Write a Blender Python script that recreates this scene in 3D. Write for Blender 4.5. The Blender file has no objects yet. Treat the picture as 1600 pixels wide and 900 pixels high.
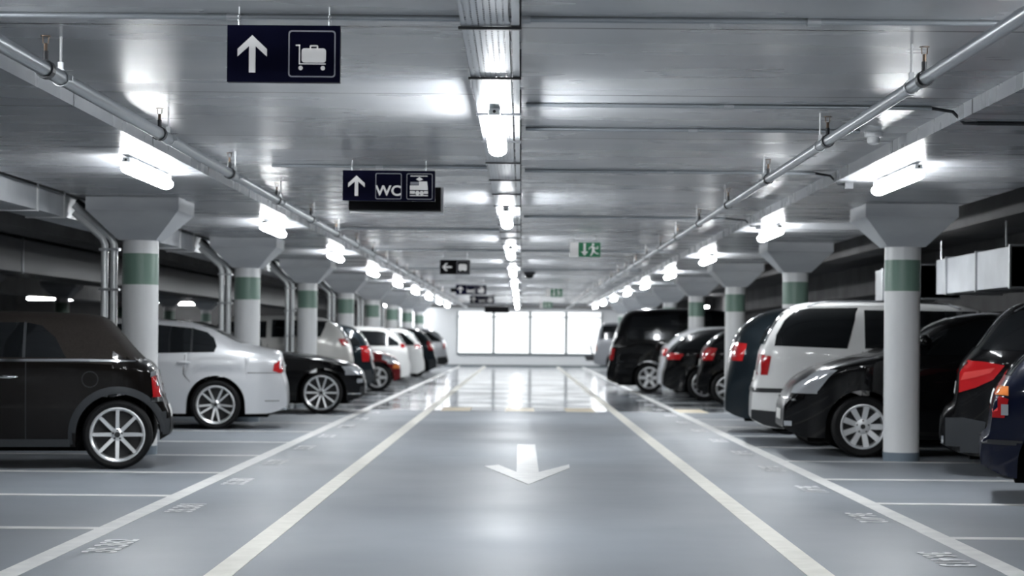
import bpy, bmesh, math, random
from mathutils import Vector, Matrix
from mathutils.bvhtree import BVHTree
random.seed(7)
PI = math.pi
SC = bpy.context.scene
COL = SC.collection

# ------------------------------------------------------------------ helpers
class MB:
    """collects faces, builds ONE mesh object"""
    def __init__(s):
        s.v = []; s.f = []; s.m = []
    def add(s, vs, fs, m=0):
        b = len(s.v)
        s.v += [tuple(p) for p in vs]
        for f in fs:
            s.f.append(tuple(i + b for i in f)); s.m.append(m)
        return s
    def box(s, x0, x1, y0, y1, z0, z1, m=0):
        v = [(x0,y0,z0),(x1,y0,z0),(x1,y1,z0),(x0,y1,z0),(x0,y0,z1),(x1,y0,z1),(x1,y1,z1),(x0,y1,z1)]
        return s.add(v, [(0,3,2,1),(4,5,6,7),(0,1,5,4),(1,2,6,5),(2,3,7,6),(3,0,4,7)], m)
    def tube(s, pts, r, n=10, m=0, cap=True):
        pts = [Vector(p) for p in pts]; rings = []
        up = None
        for i, p in enumerate(pts):
            t = (pts[min(i+1, len(pts)-1)] - pts[max(i-1, 0)]).normalized()
            if up is None or abs(up.dot(t)) > .95:
                up = Vector((0,0,1)) if abs(t.z) < .9 else Vector((1,0,0))
            a = t.cross(up).normalized(); b = a.cross(t).normalized(); up = b
            rr = r[i] if isinstance(r, (list, tuple)) else r
            rings.append([p + (a*math.cos(2*PI*k/n) + b*math.sin(2*PI*k/n))*rr for k in range(n)])
        vs = [q for g in rings for q in g]; fs = []
        for i in range(len(rings)-1):
            for k in range(n):
                fs.append((i*n+k, i*n+(k+1)%n, (i+1)*n+(k+1)%n, (i+1)*n+k))
        if cap:
            fs.append(tuple(reversed(range(n)))); fs.append(tuple((len(rings)-1)*n + k for k in range(n)))
        return s.add(vs, fs, m)
    def lathe(s, prof, c=(0,0,0), axis='z', n=24, m=0, closed=False):
        vs = []; fs = []
        for (r, h) in prof:
            for k in range(n):
                a = 2*PI*k/n; p = (r*math.cos(a), r*math.sin(a), h)
                if axis == 'y': p = (p[0], p[2], -p[1])
                if axis == 'x': p = (p[2], p[0], p[1])
                vs.append((p[0]+c[0], p[1]+c[1], p[2]+c[2]))
        L = len(prof)
        for i in range(L if closed else L-1):
            j = (i+1) % L
            for k in range(n):
                fs.append((i*n+k, i*n+(k+1)%n, j*n+(k+1)%n, j*n+k))
        return s.add(vs, fs, m)
    def prism(s, poly, d0, d1, plane='xz', m=0):
        """extrude a 2-D polygon between depths d0, d1"""
        def P(a, b, d):
            return (a, d, b) if plane == 'xz' else (a, b, d) if plane == 'xy' else (d, a, b)
        n = len(poly)
        vs = [P(a, b, d0) for a, b in poly] + [P(a, b, d1) for a, b in poly]
        fs = [tuple(range(n)), tuple(reversed(range(n, 2*n)))]
        fs += [(i, i+n, (i+1)%n+n, (i+1)%n) for i in range(n)]
        return s.add(vs, fs, m)
    def blob(s, c, r, m=0, n=14, k=8):
        vs = []; fs = []
        for i in range(k+1):
            a = -PI/2 + PI*i/k
            for j in range(n):
                b = 2*PI*j/n
                vs.append((c[0]+r[0]*math.cos(a)*math.cos(b), c[1]+r[1]*math.cos(a)*math.sin(b), c[2]+r[2]*math.sin(a)))
        for i in range(k):
            for j in range(n):
                fs.append((i*n+j, i*n+(j+1)%n, (i+1)*n+(j+1)%n, (i+1)*n+j))
        return s.add(vs, fs, m)
    def mesh(s, name, mats, smooth=None):
        me = bpy.data.meshes.new(name)
        me.from_pydata(s.v, [], s.f)
        if not isinstance(mats, (list, tuple)): mats = [mats]
        for m in mats: me.materials.append(m)
        me.polygons.foreach_set('material_index', s.m)
        bm = bmesh.new(); bm.from_mesh(me)
        bmesh.ops.remove_doubles(bm, verts=bm.verts, dist=1e-5)
        bmesh.ops.recalc_face_normals(bm, faces=bm.faces)
        bm.to_mesh(me); bm.free()
        if smooth:
            for p in me.polygons: p.use_smooth = True
            me.set_sharp_from_angle(angle=math.radians(smooth))
        me.update()
        return me
    def build(s, name, mats, parent=None, smooth=None, loc=None):
        o = bpy.data.objects.new(name, s.mesh(name, mats, smooth))
        COL.objects.link(o)
        if parent: o.parent = parent
        if loc: o.location = loc
        return o

def tag(o, label=None, cat=None, group=None, kind=None):
    if label: o['label'] = label
    if cat: o['category'] = cat
    if group: o['group'] = group
    if kind: o['kind'] = kind
    return o
def empty(name, loc=(0,0,0), rz=0):
    o = bpy.data.objects.new(name, None); COL.objects.link(o)
    o.location = loc; o.rotation_euler = (0,0,rz); o.empty_display_size = .2
    return o
def copy_tree(o, parent=None):
    c = o.copy(); COL.objects.link(c)
    if parent: c.parent = parent
    for ch in list(o.children): copy_tree(ch, c)
    return c
ORD = ['nearest','second','third','fourth','fifth','sixth','seventh','eighth','ninth','tenth','eleventh','twelfth','thirteenth','fourteenth']
def nth(i): return ORD[i] if i < len(ORD) else 'far'

# ------------------------------------------------------------------ materials
def mat(name, col, rough=.5, metal=0, coat=0, spec=.5, emit=None, estr=0):
    m = bpy.data.materials.new(name); m.use_nodes = True
    b = m.node_tree.nodes['Principled BSDF']
    b.inputs['Base Color'].default_value = (*col, 1)
    b.inputs['Roughness'].default_value = rough
    b.inputs['Metallic'].default_value = metal
    b.inputs['Coat Weight'].default_value = coat
    b.inputs['Coat Roughness'].default_value = .03
    b.inputs['Specular IOR Level'].default_value = spec
    if emit:
        b.inputs['Emission Color'].default_value = (*emit, 1)
        b.inputs['Emission Strength'].default_value = estr
    return m
def N(m, t, **kw):
    n = m.node_tree.nodes.new(t)
    for k, v in kw.items(): setattr(n, k, v)
    return n
def LK(m, a, b): m.node_tree.links.new(a, b)
def noisy(m, c0, c1, scale=(1,1,1), detail=5, r0=None, r1=None, bump=0, coord='Object', lo=.35, hi=.65):
    b = m.node_tree.nodes['Principled BSDF']
    tc = N(m, 'ShaderNodeTexCoord'); mp = N(m, 'ShaderNodeMapping'); mp.inputs['Scale'].default_value = scale
    nz = N(m, 'ShaderNodeTexNoise'); nz.inputs['Detail'].default_value = detail; nz.inputs['Scale'].default_value = 1
    LK(m, tc.outputs[coord], mp.inputs['Vector']); LK(m, mp.outputs[0], nz.inputs['Vector'])
    cr = N(m, 'ShaderNodeValToRGB'); e = cr.color_ramp.elements
    e[0].position = lo; e[1].position = hi; e[0].color = (*c0, 1); e[1].color = (*c1, 1)
    LK(m, nz.outputs['Fac'], cr.inputs['Fac']); LK(m, cr.outputs[0], b.inputs['Base Color'])
    if r0 is not None:
        mr = N(m, 'ShaderNodeMapRange'); mr.inputs['From Min'].default_value = lo; mr.inputs['From Max'].default_value = hi
        mr.inputs['To Min'].default_value = r0; mr.inputs['To Max'].default_value = r1
        LK(m, nz.outputs['Fac'], mr.inputs['Value']); LK(m, mr.outputs[0], b.inputs['Roughness'])
    if bump:
        bp = N(m, 'ShaderNodeBump'); bp.inputs['Strength'].default_value = bump; bp.inputs['Distance'].default_value = .01
        LK(m, nz.outputs['Fac'], bp.inputs['Height']); LK(m, bp.outputs[0], b.inputs['Normal'])
    return m, nz, cr

M = {}
LAMP = 90.0
M['lamp'] = mat('lamp_diffuser', (.9,.9,.9), .4, emit=(.95,.98,1), estr=LAMP)
M['lampbody'] = mat('lamp_housing', (.75,.77,.78), .4)
M['pillar'] = mat('pillar_paint', (.72,.73,.73), .38); noisy(M['pillar'], (.74,.75,.76), (.82,.83,.83), (3,3,1.2), r0=.33, r1=.45)
M['cap'] = mat('capital_concrete', (.5,.52,.54), .5); noisy(M['cap'], (.46,.48,.51), (.54,.56,.58), (2,2,6), r0=.4, r1=.55, bump=.05)
M['green'] = mat('green_band', (.17,.27,.22), .4)
M['base'] = mat('pillar_base', (.15,.19,.23), .4)
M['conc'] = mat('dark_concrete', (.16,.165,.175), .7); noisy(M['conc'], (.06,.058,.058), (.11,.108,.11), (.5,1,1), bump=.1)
M['steel'] = mat('galvanised_steel', (.5,.52,.54), .33, metal=.9)
M['pipe'] = mat('sprinkler_pipe_grey', (.36,.385,.41), .3, metal=.7)
M['duct'] = mat('duct_steel', (.55,.57,.6), .42, metal=.15); noisy(M['duct'], (.45,.47,.5), (.62,.64,.67), (2,2,2), r0=.3, r1=.48)
M['darkduct'] = mat('sooty_duct', (.07,.072,.078), .5)  # shade of the side aisle put into the duct colour
M['darkmetal'] = mat('dark_metal', (.03,.032,.036), .4, metal=.5)
M['brass'] = mat('brass', (.14,.1,.075), .35, metal=.9)
M['white'] = mat('white_plastic', (.78,.79,.8), .4)
M['line'] = mat('white_road_paint', (.78,.78,.76), .45); noisy(M['line'], (.66,.66,.65), (.8,.8,.78), (6,6,6), r0=.35, r1=.5)
M['cream'] = mat('cream_road_paint', (.78,.76,.68), .45); noisy(M['cream'], (.68,.66,.58), (.82,.8,.73), (6,6,6), r0=.35, r1=.5)
M['yellow'] = mat('yellow_cream_paint', (.8,.7,.52), .45)
M['numpaint'] = mat('worn_number_paint', (.78,.79,.8), .5)
M['navy'] = mat('sign_navy', (.0025,.003,.02), .5, spec=.08)
M['black'] = mat('sign_black', (.003,.003,.004), .5, spec=.08)
M['signwhite'] = mat('sign_white', (.86,.86,.86), .4, emit=(.9,.9,.9), estr=.25)  # low glow added to brighten the sign whites
M['signgrey'] = mat('sign_outline', (.5,.5,.56), .4)
M['exitgreen'] = mat('exit_green', (.012,.11,.05), .35, emit=(.01,.1,.045), estr=.6)
M['wall'] = mat('white_wall', (.7,.71,.72), .35)
M['seam'] = mat('panel_seam', (.12,.14,.15), .5)
M['winlight'] = mat('frosted_panel', (.85,.86,.86), .25, emit=(.97,.99,1), estr=.95)  # glow added to whiten the end wall panels
# cars
M['glass'] = mat('tinted_glass', (.006,.007,.008), .04, spec=.5)
M['tyre'] = mat('tyre_rubber', (.005,.005,.0055), .7, spec=.25)
M['alloy'] = mat('alloy', (.78,.79,.8), .28, metal=.75)
M['alloyd'] = mat('dark_alloy', (.45,.46,.48), .3, metal=.8)
M['rimback'] = mat('brake_dark', (.012,.012,.013), .6)
M['hubplastic'] = mat('silver_hubcap', (.66,.67,.68), .35, metal=.4)
M['chrome'] = mat('chrome', (.85,.86,.87), .1, metal=1)
M['plast'] = mat('black_plastic', (.012,.013,.015), .45)
M['greyplast'] = mat('grey_plastic', (.028,.031,.035), .55, spec=.3)
M['under'] = mat('underbody', (.004,.004,.004), .9, spec=.1)
M['red'] = mat('red_lens', (.38,.012,.014), .12, coat=.6)
M['redbright'] = mat('red_reflector', (.55,.06,.055), .15, coat=.6)
M['orange'] = mat('orange_lens', (.75,.22,.05), .15, coat=.6)
M['clear'] = mat('clear_lens', (.55,.57,.6), .08, metal=.5, coat=.6)
M['plate'] = mat('number_plate', (.75,.75,.72), .4)
M['fabric'] = mat('brown_fabric', (.021,.017,.015), .85, spec=.25); noisy(M['fabric'], (.011,.0085,.007), (.017,.0135,.0115), (60,60,60))
def paint(name, col, metal=.0, rough=.28):
    return mat('paint_'+name, col, rough, metal=metal, coat=.5, spec=.04)
PB = paint('black', (.003,.003,.0035)); PBR = paint('brown_black', (.0045,.0036,.0032)); PNV = paint('navy', (.004,.006,.018))
PSI = paint('silver', (.66,.67,.69), .55, .35); PWH = paint('white', (.76,.76,.75)); PTE = paint('teal_grey', (.011,.0165,.021), .3)
PRE = paint('red', (.16,.012,.014)); PGR = paint('grey', (.33,.34,.36), .4); PCH = paint('cream_silver', (.66,.65,.62), .3)

# floor: blue-grey epoxy, glossier beyond the cross joint
def floor_material():
    m = mat('blue_grey_epoxy', (.3,.34,.39), .3)
    m, nz, cr = noisy(m, (.18,.203,.23), (.245,.268,.295), (.35,.22,1), detail=6, coord='Object')
    b = m.node_tree.nodes['Principled BSDF']
    tc = N(m, 'ShaderNodeTexCoord'); sx = N(m, 'ShaderNodeSeparateXYZ'); LK(m, tc.outputs['Object'], sx.inputs[0])
    st = N(m, 'ShaderNodeMapRange'); st.inputs['From Min'].default_value = 31.3; st.inputs['From Max'].default_value = 31.7
    st.inputs['To Min'].default_value = .43; st.inputs['To Max'].default_value = .13
    LK(m, sx.outputs['Y'], st.inputs['Value'])
    n2 = N(m, 'ShaderNodeTexNoise'); n2.inputs['Scale'].default_value = .7; n2.inputs['Detail'].default_value = 4
    LK(m, tc.outputs['Object'], n2.inputs['Vector'])
    ma = N(m, 'ShaderNodeMath', operation='MULTIPLY_ADD'); ma.inputs[1].default_value = .22; ma.inputs[2].default_value = -.1
    LK(m, n2.outputs['Fac'], ma.inputs[0])
    ad = N(m, 'ShaderNodeMath', operation='ADD'); LK(m, st.outputs[0], ad.inputs[0]); LK(m, ma.outputs[0], ad.inputs[1])
    LK(m, ad.outputs[0], b.inputs['Roughness'])
    n3 = N(m, 'ShaderNodeTexNoise'); n3.inputs['Scale'].default_value = 2.2; n3.inputs['Detail'].default_value = 3
    LK(m, tc.outputs['Object'], n3.inputs['Vector'])
    bp = N(m, 'ShaderNodeBump'); bp.inputs['Strength'].default_value = .02; bp.inputs['Distance'].default_value = .02
    LK(m, n3.outputs['Fac'], bp.inputs['Height']); LK(m, bp.outputs[0], b.inputs['Normal'])
    return m
M['floor'] = floor_material()
def ceiling_material():
    m = mat('sealed_concrete_ceiling', (.3,.3,.3), .3)
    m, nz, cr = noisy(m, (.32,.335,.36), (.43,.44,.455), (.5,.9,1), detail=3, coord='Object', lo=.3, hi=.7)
    b = m.node_tree.nodes['Principled BSDF']
    tc = N(m, 'ShaderNodeTexCoord'); sx = N(m, 'ShaderNodeSeparateXYZ'); LK(m, tc.outputs['Object'], sx.inputs[0])
    a = N(m, 'ShaderNodeMath', operation='MULTIPLY_ADD'); a.inputs[1].default_value = 1/2.45; a.inputs[2].default_value = -11.35/2.45 + 20
    LK(m, sx.outputs['Y'], a.inputs[0])
    fr = N(m, 'ShaderNodeMath', operation='FRACT'); LK(m, a.outputs[0], fr.inputs[0])
    lt = N(m, 'ShaderNodeMath', operation='LESS_THAN'); lt.inputs[1].default_value = .013; LK(m, fr.outputs[0], lt.inputs[0])
    mx = N(m, 'ShaderNodeMix', data_type='RGBA'); LK(m, lt.outputs[0], mx.inputs['Factor'])
    LK(m, cr.outputs[0], mx.inputs['A']); mx.inputs['B'].default_value = (.06,.062,.068,1)
    LK(m, mx.outputs['Result'], b.inputs['Base Color'])
    mp = N(m, 'ShaderNodeMapping'); mp.inputs['Scale'].default_value = (.6, 2.2, 1)
    n2 = N(m, 'ShaderNodeTexNoise'); n2.inputs['Scale'].default_value = 1; n2.inputs['Detail'].default_value = 3
    LK(m, tc.outputs['Object'], mp.inputs['Vector']); LK(m, mp.outputs[0], n2.inputs['Vector'])
    mr = N(m, 'ShaderNodeMapRange'); mr.inputs['From Min'].default_value = .3; mr.inputs['From Max'].default_value = .7
    mr.inputs['To Min'].default_value = .22; mr.inputs['To Max'].default_value = .34
    LK(m, n2.outputs['Fac'], mr.inputs['Value']); LK(m, mr.outputs[0], b.inputs['Roughness'])
    bp = N(m, 'ShaderNodeBump'); bp.inputs['Strength'].default_value = .008; bp.inputs['Distance'].default_value = .01
    LK(m, n2.outputs['Fac'], bp.inputs['Height']); LK(m, bp.outputs[0], b.inputs['Normal'])
    return m
M['ceil'] = ceiling_material()
def tray_material():
    m = mat('perforated_steel', (.5,.52,.55), .33, metal=.75)
    nt = m.node_tree; b = nt.nodes['Principled BSDF']; out = nt.nodes['Material Output']
    tc = N(m, 'ShaderNodeTexCoord'); sx = N(m, 'ShaderNodeSeparateXYZ'); LK(m, tc.outputs['Object'], sx.inputs[0])
    def cell(sock, period, off, duty):
        a = N(m, 'ShaderNodeMath', operation='MULTIPLY_ADD'); a.inputs[1].default_value = 1/period; a.inputs[2].default_value = off
        LK(m, sock, a.inputs[0]); f = N(m, 'ShaderNodeMath', operation='FRACT'); LK(m, a.outputs[0], f.inputs[0])
        l = N(m, 'ShaderNodeMath', operation='LESS_THAN'); l.inputs[1].default_value = duty; LK(m, f.outputs[0], l.inputs[0]); return l.outputs[0]
    cx = cell(sx.outputs['X'], .026, 100.35, .3); cy = cell(sx.outputs['Y'], .05, 100.1, .6)
    mu = N(m, 'ShaderNodeMath', operation='MULTIPLY'); LK(m, cx, mu.inputs[0]); LK(m, cy, mu.inputs[1])
    tr = N(m, 'ShaderNodeBsdfTransparent'); mx = N(m, 'ShaderNodeMixShader')
    LK(m, mu.outputs[0], mx.inputs[0]); LK(m, b.outputs[0], mx.inputs[1]); LK(m, tr.outputs[0], mx.inputs[2]); LK(m, mx.outputs[0], out.inputs['Surface'])
    return m
M['tray'] = tray_material()

# ------------------------------------------------------------------ camera
F_PX, CAMZ = 3000.0, 1.2
cam = bpy.data.cameras.new('camera'); co = bpy.data.objects.new('camera', cam); COL.objects.link(co)
cam.sensor_width = 36; cam.lens = F_PX/1600*36
cam.shift_x = -14/1600; cam.shift_y = 78/1600
co.matrix_world = Matrix.Translation((0,0,CAMZ)) @ Matrix.Rotation(PI/2, 4, 'X') @ Matrix.Rotation(math.radians(.5), 4, 'Z')
cam.clip_end = 300
cam.dof.use_dof = True; cam.dof.focus_distance = 10.5; cam.dof.aperture_fstop = 3.2
SC.camera = co

# ------------------------------------------------------------------ the setting
BACK, ZC, ZB, EDGE, OUT, ZO = 80.0, 2.64, 2.55, 2.66, 4.35, 2.95
LX, RX, Y0 = -21.0, 9.2, -10.0
fl = MB().box(LX, RX, Y0, BACK+.2, -.2, 0).build('floor', M['floor']); tag(fl, kind='structure')
def S(name, mb, m, smooth=None): return tag(mb.build(name, m, None, smooth), kind='structure')
S('ceiling', MB().box(-EDGE, EDGE, Y0, BACK, ZC, ZC+.3), M['ceil'])
S('ceiling_beam_left', MB().box(-OUT, -EDGE, Y0, BACK, ZB, ZC+.3), M['ceil'])
S('ceiling_beam_right', MB().box(EDGE, OUT, Y0, BACK, ZB, ZC+.3), M['ceil'])
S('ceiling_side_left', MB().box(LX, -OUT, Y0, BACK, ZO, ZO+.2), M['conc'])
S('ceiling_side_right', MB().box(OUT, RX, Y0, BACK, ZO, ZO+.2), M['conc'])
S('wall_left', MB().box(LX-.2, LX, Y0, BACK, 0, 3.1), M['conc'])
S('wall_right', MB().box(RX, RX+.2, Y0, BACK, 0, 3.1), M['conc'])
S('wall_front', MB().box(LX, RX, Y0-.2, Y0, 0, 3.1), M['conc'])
S('wall_back', MB().box(-5.2, 4.6, BACK, BACK+.2, 0, 3.1), M['wall'])
S('wall_back_left', MB().box(LX, -5.2, BACK, BACK+.2, 0, 3.1), M['conc'])  # both side parts coloured dark to stand in for the unlit aisles
S('wall_back_right', MB().box(4.6, RX, BACK, BACK+.2, 0, 3.1), M['conc'])
# white panel wall: four big panels with an added glow, between dark seams
px0 = [-2.66, -1.14, .38, 1.88, 3.38]
for i in range(4):
    x0, x1 = px0[i]+.05, px0[i+1]-.05
    w = MB().box(x0, x1, BACK-.05, BACK-.002, .56, 2.28)
    o = S('window_%d' % (i+1), w, M['winlight'])
    fr = MB()
    fr.box(x0-.049, x1+.049, BACK-.06, BACK-.004, .47, .56).box(x0-.05, x0, BACK-.06, BACK-.004, .56, 2.28).box(x1, x1+.05, BACK-.06, BACK-.004, .56, 2.28)
    fr.build('window_frame', M['seam'], o)
    MB().box(x0, x1, BACK-.075, BACK-.05, 2.05, 2.085).build('window_rail', M['seam'], o)
S('baseboard_back', MB().box(LX, RX, BACK-.03, BACK, 0, .07), M['seam'])
S('trim_1', MB().box(-OUT, OUT, BACK-1.2, BACK-.9, 2.42, ZB), M['conc'])  # dark strip before the top of the end wall
# dark lengthwise beams over the side bays
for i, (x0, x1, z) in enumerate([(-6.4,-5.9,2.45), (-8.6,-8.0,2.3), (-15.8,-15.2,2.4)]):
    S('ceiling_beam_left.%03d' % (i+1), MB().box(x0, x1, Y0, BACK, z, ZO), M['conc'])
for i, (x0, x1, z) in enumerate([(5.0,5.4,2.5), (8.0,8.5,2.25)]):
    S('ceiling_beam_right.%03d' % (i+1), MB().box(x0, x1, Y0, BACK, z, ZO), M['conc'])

# floor markings: children of the floor
def strip(name, poly, m, z=.003):
    MB().prism(poly, 0.0005, z, 'xy').build(name, m, fl)
def rect(x0, x1, y0, y1): return [(x0,y0),(x1,y0),(x1,y1),(x0,y1)]
strip('edge_line', rect(-2.61,-2.48, Y0, BACK-.1), M['line']); strip('edge_line', rect(2.51,2.64, Y0, BACK-.1), M['line'])
strip('lane_line', rect(-1.57,-1.43, Y0, BACK-.1), M['cream']); strip('lane_line', rect(1.47,1.61, Y0, BACK-.1), M['cream'])
LINES = [11.86 + 2.44*k for k in range(-2, 26)]
for y in LINES:
    if y > BACK-1: continue
    strip('bay_line', rect(-7.6,-2.61, y-.07, y+.07), M['line']); strip('bay_line', rect(2.64,7.6, y-.22, y-.08), M['line'])
for x in (-1.3,-.25,.75, 2.6, 3.55):
    strip('crossing_dash', rect(x+.0, x+.48, 31.3, 32.9), M['yellow'], .004)
strip('direction_arrow', [(-.03,21.6),(.17,21.6),(.17,17.15),(.47,18.25),(.62,18.25)[:0] or (.46,17.75),(.07,15.7),(-.33,17.9),(-.2,18.1),(-.03,17.15)], M['line'], .004)
strip('cross_joint', rect(LX+.1, RX-.1, 31.15, 31.2), M['seam'], .0015)
def text_mesh(txt, size, name):
    cu = bpy.data.curves.new(name, 'FONT'); cu.body = txt; cu.size = size; cu.offset = size*.022; cu.align_x = 'CENTER'; cu.align_y = 'CENTER'
    o = bpy.data.objects.new(name, cu); COL.objects.link(o)
    me = bpy.data.meshes.new_from_object(o.evaluated_get(bpy.context.evaluated_depsgraph_get()))
    bpy.data.objects.remove(o); return me
def text_obj(txt, size, name, m, parent, mw):
    bpy.context.view_layer.update()
    me = text_mesh(txt, size, name); me.name = name; me.materials.clear(); me.materials.append(m)
    o = bpy.data.objects.new(name, me); COL.objects.link(o); o.parent = parent; o.matrix_local = mw; return o
for k in range(14):
    y = 10.87 + 2.44*k
    text_obj('35.%d' % (382-k), .26, 'bay_number', M['numpaint'], fl, Matrix.Translation((-2.3, y, .004)) @ Matrix.Rotation(PI/2, 4, 'Z'))
    text_obj('36.%d' % (413-k), .26, 'bay_number', M['numpaint'], fl, Matrix.Translation((2.34, y-.3, .004)) @ Matrix.Rotation(-PI/2, 4, 'Z'))

# ------------------------------------------------------------------ pillars
D0, DP, PX = 19.25, 7.52, 3.82
def pillar_proto():
    r = empty('concrete_pillar'); R = .178
    MB().lathe([(R,.09),(R,1.70)], n=32).lathe([(R,2.01),(R,2.16)], n=32).build('shaft', M['pillar'], r, 40)
    MB().lathe([(R+.001,1.70),(R+.001,2.01)], n=32).build('green_band', M['green'], r, 40)
    MB().lathe([(R+.002,0),(R+.002,.09),(0,.09)], n=32).build('painted_base', M['base'], r, 40)
    c = MB(); a, b = .455, .19
    def ring(h, z): return [(-h,-h,z),(h,-h,z),(h,h,z),(-h,h,z)]
    vs = ring(b,2.14)+ring(a,2.42)+ring(a,ZB-.003); fs = [(3,2,1,0)]
    for i in (0,1):
        for k in range(4): fs.append((i*4+k, i*4+(k+1)%4, (i+1)*4+(k+1)%4, (i+1)*4+k))
    c.add(vs, fs).build('capital', M['cap'], r)
    return r
pp = pillar_proto(); first = True
for side, sx in (('left', -1), ('right', 1)):
    for k in range(8):
        o = pp if first else copy_tree(pp); first = False
        o.location = (sx*PX, D0 + DP*k, 0)
        tag(o, '%s round white pillar with green band in the %s row' % (nth(k), 'left-hand' if sx < 0 else 'right-hand'), 'pillar', 'round pillars along the lane', 'thing')
for k in range(3, 8):
    o = copy_tree(pp); o.location = (-11.8, D0 + DP*k, 0)
    tag(o, 'dim green banded pillar in the far left aisle, %s from the camera' % nth(k-3), 'pillar', 'pillars of the far aisle', 'thing')

# ------------------------------------------------------------------ lamps
def lamp_proto(W=.12, Lh=.87, stem=0.001):
    r = empty('ceiling_lamp')
    hb = MB().box(-.035,.035,-Lh+.06,Lh-.06,.084,.12)
    for yy in (-Lh*.6, Lh*.6): hb.box(-.02,.02,yy-.05,yy+.05,.118,.118+stem)
    hb.build('housing', M['lampbody'], r)
    d = MB(); n = 12
    prof = [(-Lh,.0),(-Lh+.03,.75),(-Lh+.1,1),(Lh-.1,1),(Lh-.03,.75),(Lh,0)]
    rings = []
    for (y, s_) in prof:
        s2 = max(s_, .04)
        rings.append([(W/2*s2*math.cos(2*PI*i/n), y, .045 + .042*s2*math.sin(2*PI*i/n)) for i in range(n)])
    vs = [p for g in rings for p in g]; fs = []
    for i in range(len(rings)-1):
        for k in range(n): fs.append((i*n+k, i*n+(k+1)%n, (i+1)*n+(k+1)%n, (i+1)*n+k))
    fs += [tuple(range(n)), tuple((len(rings)-1)*n+k for k in range(n))]
    d.add(vs, fs).build('diffuser', M['lamp'], r, 60)
    MB().prism([(-.03,.08),(.03,.08),(.026,.119),(-.026,.119)], -Lh-.006, -Lh+.06).blob((0,-Lh-.008,.1),(.009,.004,.009),1).build('end_cap', [M['lampbody'], M['darkmetal']], r)
    return r
lp = lamp_proto(); lpb = None; first = True
def put_lamp(x, y, z, label, group, rz=0, stem=False):
    global first
    global lpb
    if stem:
        if lpb is None: lpb = o = lamp_proto(stem=.016)
        else: o = copy_tree(lpb)
    else:
        o = lp if first else copy_tree(lp); first = False
    o.location = (x, y, z); o.rotation_euler = (0,0,rz)
    return tag(o, label, 'lamp', group)
for k in range(-2, 9):
    y = 11.6 + 8.2*k
    if k < 0: put_lamp(-.16, y, 2.364, 'white tube lamp under the cable tray overhead, before the first visible one', 'tube lamps under the cable tray')
    else: put_lamp(-.16, y, 2.364, '%s glowing tube lamp along the middle cable tray' % nth(k), 'tube lamps under the cable tray')
for side, sx in (('left', -1), ('right', 1)):
    for k in range(-2, 9):
        y = 15.3 + 7.75*k
        if y > BACK-2: continue
        if k < 0: put_lamp(sx*2.98, y, ZB-.136, 'white tube lamp on the %s ceiling beam beyond the picture edge' % side, 'tube lamps on the %s beam' % side, 0, True)
        else: put_lamp(sx*2.98, y, ZB-.136, '%s glowing tube lamp above the %s row of cars' % (nth(k), side), 'tube lamps on the %s beam' % side, 0, True)
FAR = [(-16.9,69),(-13.6,77.5),(-18.3,63),(-14.6,74)]
for i, (x, y) in enumerate(FAR):
    put_lamp(x, y, 2.42, '%s small bright lamp in the dark aisle far behind the black convertible' % nth(i), 'lamps of the far left aisle', PI/2)
put_lamp(7.2, 75, 2.42, 'small bright lamp far back in the dark bay, right of the black van', 'lamps of the right bays')
put_lamp(-4.9, BACK-.8, 2.44, 'tube lamp at the end wall beyond the left row', 'lamps at the end wall', PI/2)  # extra lamp put in to wash the end wall with light

# ------------------------------------------------------------------ cable tray along the middle
tr = empty('cable_tray', (0,0,0)); tag(tr, 'long perforated steel cable tray hanging along the middle of the ceiling', 'cable tray')
t = MB(); xa, xb, zt = -.262, -.06, 2.5
t.box(xa, xb, Y0, BACK-.5, zt, zt+.002).box(xa, xa+.002, Y0, BACK-.5, zt, zt+.05).box(xb-.002, xb, Y0, BACK-.5, zt, zt+.02)
t.build('tray', M['tray'], tr)
MB().box(-.05,-.018, Y0, BACK-.5, zt, zt+.02).build('side_channel', M['steel'], tr)
MB().tube([(-.2,Y0,zt+.018),(-.2,BACK-.6,zt+.018)], .014, 8).tube([(-.13,Y0,zt+.018),(-.13,BACK-.6,zt+.018)], .012, 8).build('cables', M['darkmetal'], tr)
cb = None
for k in range(44):
    y = 8.03 + 1.55*k
    if cb is None: cb = MB().box(xa-.012, xb+.05, -.012, .012, zt-.012, zt-.001).box(xb+.01, xb+.05, -.02, .02, zt-.001, ZC-.003).build('crossbar', M['darkmetal'], tr)
    else: q = cb.copy(); COL.objects.link(q); q.parent = tr; cb_ = q; q.location = (0, y, 0); continue
    cb.location = (0, y, 0)

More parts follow.
